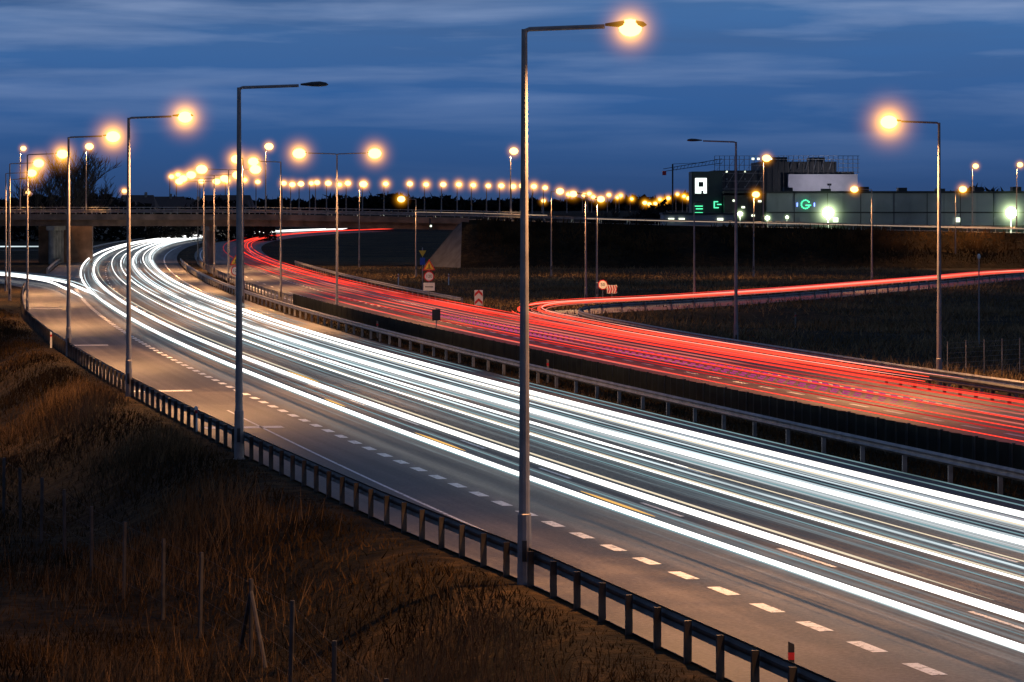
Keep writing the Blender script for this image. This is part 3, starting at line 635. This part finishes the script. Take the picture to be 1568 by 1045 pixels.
def delin(x,y,z=0,h=.95,m='red',w_='white'):
    b=MB(); b.poly([(-.05,-.2),(.05,-.2),(.05,h-.05),(-.05,h)],-.03,.03,M[w_]); b.box((-.051,-.034,h-.30),(.051,.034,h-.18),M[m]); b.make('delineator_post',loc=(x,y,z))
p=ref(54.0,-3.35); delin(p[0],p[1],0,.95,'red','dsteel')
for d_,u_ in((119,-4.6),(190,-5.6)): p=ref(d_,u_); delin(p[0],p[1],0,.9,'red')
for d_ in(148,200): p=ref(d_,14.9); delin(p[0],p[1],.1,.95,'red','conc')
delin(W(687,330),330,.5); delin(W(610,330),330,.5)
for px,D in((1218,235),(1180,290),(1300,330),(1420,350)): delin(W(px,D),D,-.4,w_='conc')
# ---------------- wire fence (field side)
fp=[(-1.0,50.5),(-2.2,56.3),(-3.4,62.1),(-4.6,67.6),(-5.8,72.6),(-7.4,77.4),(-8.7,81.4),(-10.2,85.8),(-11.6,90.1),(-12.9,94.2),(-14.2,98.5),(-15.5,103),(-16.8,107.9),(-18.2,113),(-19.6,118),(-21,123),(-22.5,128)]
b=MB(); tops=[]
for i,(x,y) in enumerate(fp):
    z=float(terr(np.array([x]),np.array([y]))[0]); lean=random.uniform(-.06,.06); tz=-.15+random.uniform(-.08,.06)
    b.tube([(x,y,z-.2),(x+lean,y,tz)],.05,M['wood'],n=7); tops.append((x+lean,y,tz,z))
    if i==4: b.tube([(x,y,-.5),(x+.5,y-1.8,z-.1)],.045,M['wood'],n=6); b.tube([(x,y,-.5),(x-.4,y+1.6,z-.1)],.045,M['wood'],n=6)
for k in(.1,.6,1.1,1.6): b.tube([(t[0],t[1],t[2]-k) for t in tops],.003,M['wood'],n=3,cap=False)
b.make('wire_fence')
b=MB()
for i in range(14): b.tube([(22+i*1.1,165+i*1.2,-.6),(22+i*1.1,165+i*1.2,1.3)],.03,M['steel'],n=5)
for k in np.arange(-.3,1.25,.25): b.tube([(22,165,k),(22+14.3,165+15.6,k)],.006,M['steel'],n=3)
b.make('wire_fence')
b=MB(); b.tube([(0,0,-.5),(0,0,4.9)],[.06,.04],M['steel'],n=8); b.ellip((0,0,5.0),(.1,.1,.18),M['white']); b.make('marker_pole',loc=(W(1499,205),205,0))
# ---------------- world
w=bpy.data.worlds.new('World'); S.world=w; w.use_nodes=True; nt=w.node_tree; nt.nodes.clear(); L=nt.links
out=N(nt,'ShaderNodeOutputWorld'); bg=N(nt,'ShaderNodeBackground'); bg.inputs[1].default_value=1
tc=N(nt,'ShaderNodeTexCoord'); sp=N(nt,'ShaderNodeSeparateXYZ'); L.new(tc.outputs['Generated'],sp.inputs[0])
mr=N(nt,'ShaderNodeMapRange'); mr.inputs['From Min'].default_value=0; mr.inputs['From Max'].default_value=.12; L.new(sp.outputs['Z'],mr.inputs[0])
r=ramp(nt,[(0,(.026,.058,.155)),(.12,(.027,.080,.225)),(.30,(.034,.115,.32)),(.5,(.055,.15,.36)),(.7,(.06,.12,.24)),(1,(.035,.07,.16))]); L.new(mr.outputs[0],r.inputs[0])
def cloud(sc,loc,lo,hi,dist):
    mp=N(nt,'ShaderNodeMapping'); mp.inputs['Scale'].default_value=sc; mp.inputs['Location'].default_value=loc; mp.inputs['Rotation'].default_value=(0,.012,0); L.new(tc.outputs['Generated'],mp.inputs[0])
    n=N(nt,'ShaderNodeTexNoise'); n.inputs['Scale'].default_value=1; n.inputs['Detail'].default_value=6; n.inputs['Roughness'].default_value=.5; n.inputs['Distortion'].default_value=dist; L.new(mp.outputs[0],n.inputs['Vector'])
    cr=ramp(nt,[(lo,(0,0,0)),(hi,(1,1,1))]); L.new(n.outputs['Fac'],cr.inputs[0]); return cr
cr=cloud((10,10,110),(2.3,.7,2.6),.47,.82,.25); cd=cloud((6,6,75),(8.3,3.7,4.1),.42,.72,.3)
el=N(nt,'ShaderNodeMapRange'); el.inputs['From Min'].default_value=.014; el.inputs['From Max'].default_value=.064; el.inputs['To Min'].default_value=.06; el.inputs['To Max'].default_value=1; L.new(sp.outputs['Z'],el.inputs[0])
mu=N(nt,'ShaderNodeMath',operation='MULTIPLY'); L.new(cr.outputs[0],mu.inputs[0]); L.new(el.outputs[0],mu.inputs[1])
mu2=N(nt,'ShaderNodeMath',operation='MULTIPLY'); L.new(cd.outputs[0],mu2.inputs[0]); L.new(el.outputs[0],mu2.inputs[1])
mu3=N(nt,'ShaderNodeMath',operation='MULTIPLY'); L.new(mu2.outputs[0],mu3.inputs[0]); mu3.inputs[1].default_value=.55
m0=N(nt,'ShaderNodeMix',data_type='RGBA'); L.new(mu3.outputs[0],m0.inputs[0]); L.new(r.outputs[0],m0.inputs[6]); m0.inputs[7].default_value=(.055,.10,.22,1)
mx=N(nt,'ShaderNodeMix',data_type='RGBA'); L.new(mu.outputs[0],mx.inputs[0]); L.new(m0.outputs[2],mx.inputs[6]); mx.inputs[7].default_value=(.26,.35,.56,1)
sky=N(nt,'ShaderNodeTexSky'); sky.sky_type='NISHITA'; sky.sun_disc=False; sky.sun_elevation=math.radians(-4); sky.sun_rotation=math.radians(200)
ad=N(nt,'ShaderNodeMix',data_type='RGBA',blend_type='ADD'); ad.inputs[0].default_value=.05; L.new(mx.outputs[2],ad.inputs[6]); L.new(sky.outputs[0],ad.inputs[7])
L.new(ad.outputs[2],bg.inputs[0]); L.new(bg.outputs[0],out.inputs[0])
# ---------------- camera
cam=bpy.data.cameras.new('camera'); co=bpy.data.objects.new('camera',cam); COL.objects.link(co); S.camera=co
co.location=(0,0,H); co.rotation_euler=(math.radians(90),0,0); cam.sensor_width=36; cam.lens=36*F/1568; cam.shift_y=-(522.5-320)/1568; cam.clip_start=1; cam.clip_end=20000
print('done',len(bpy.data.objects))
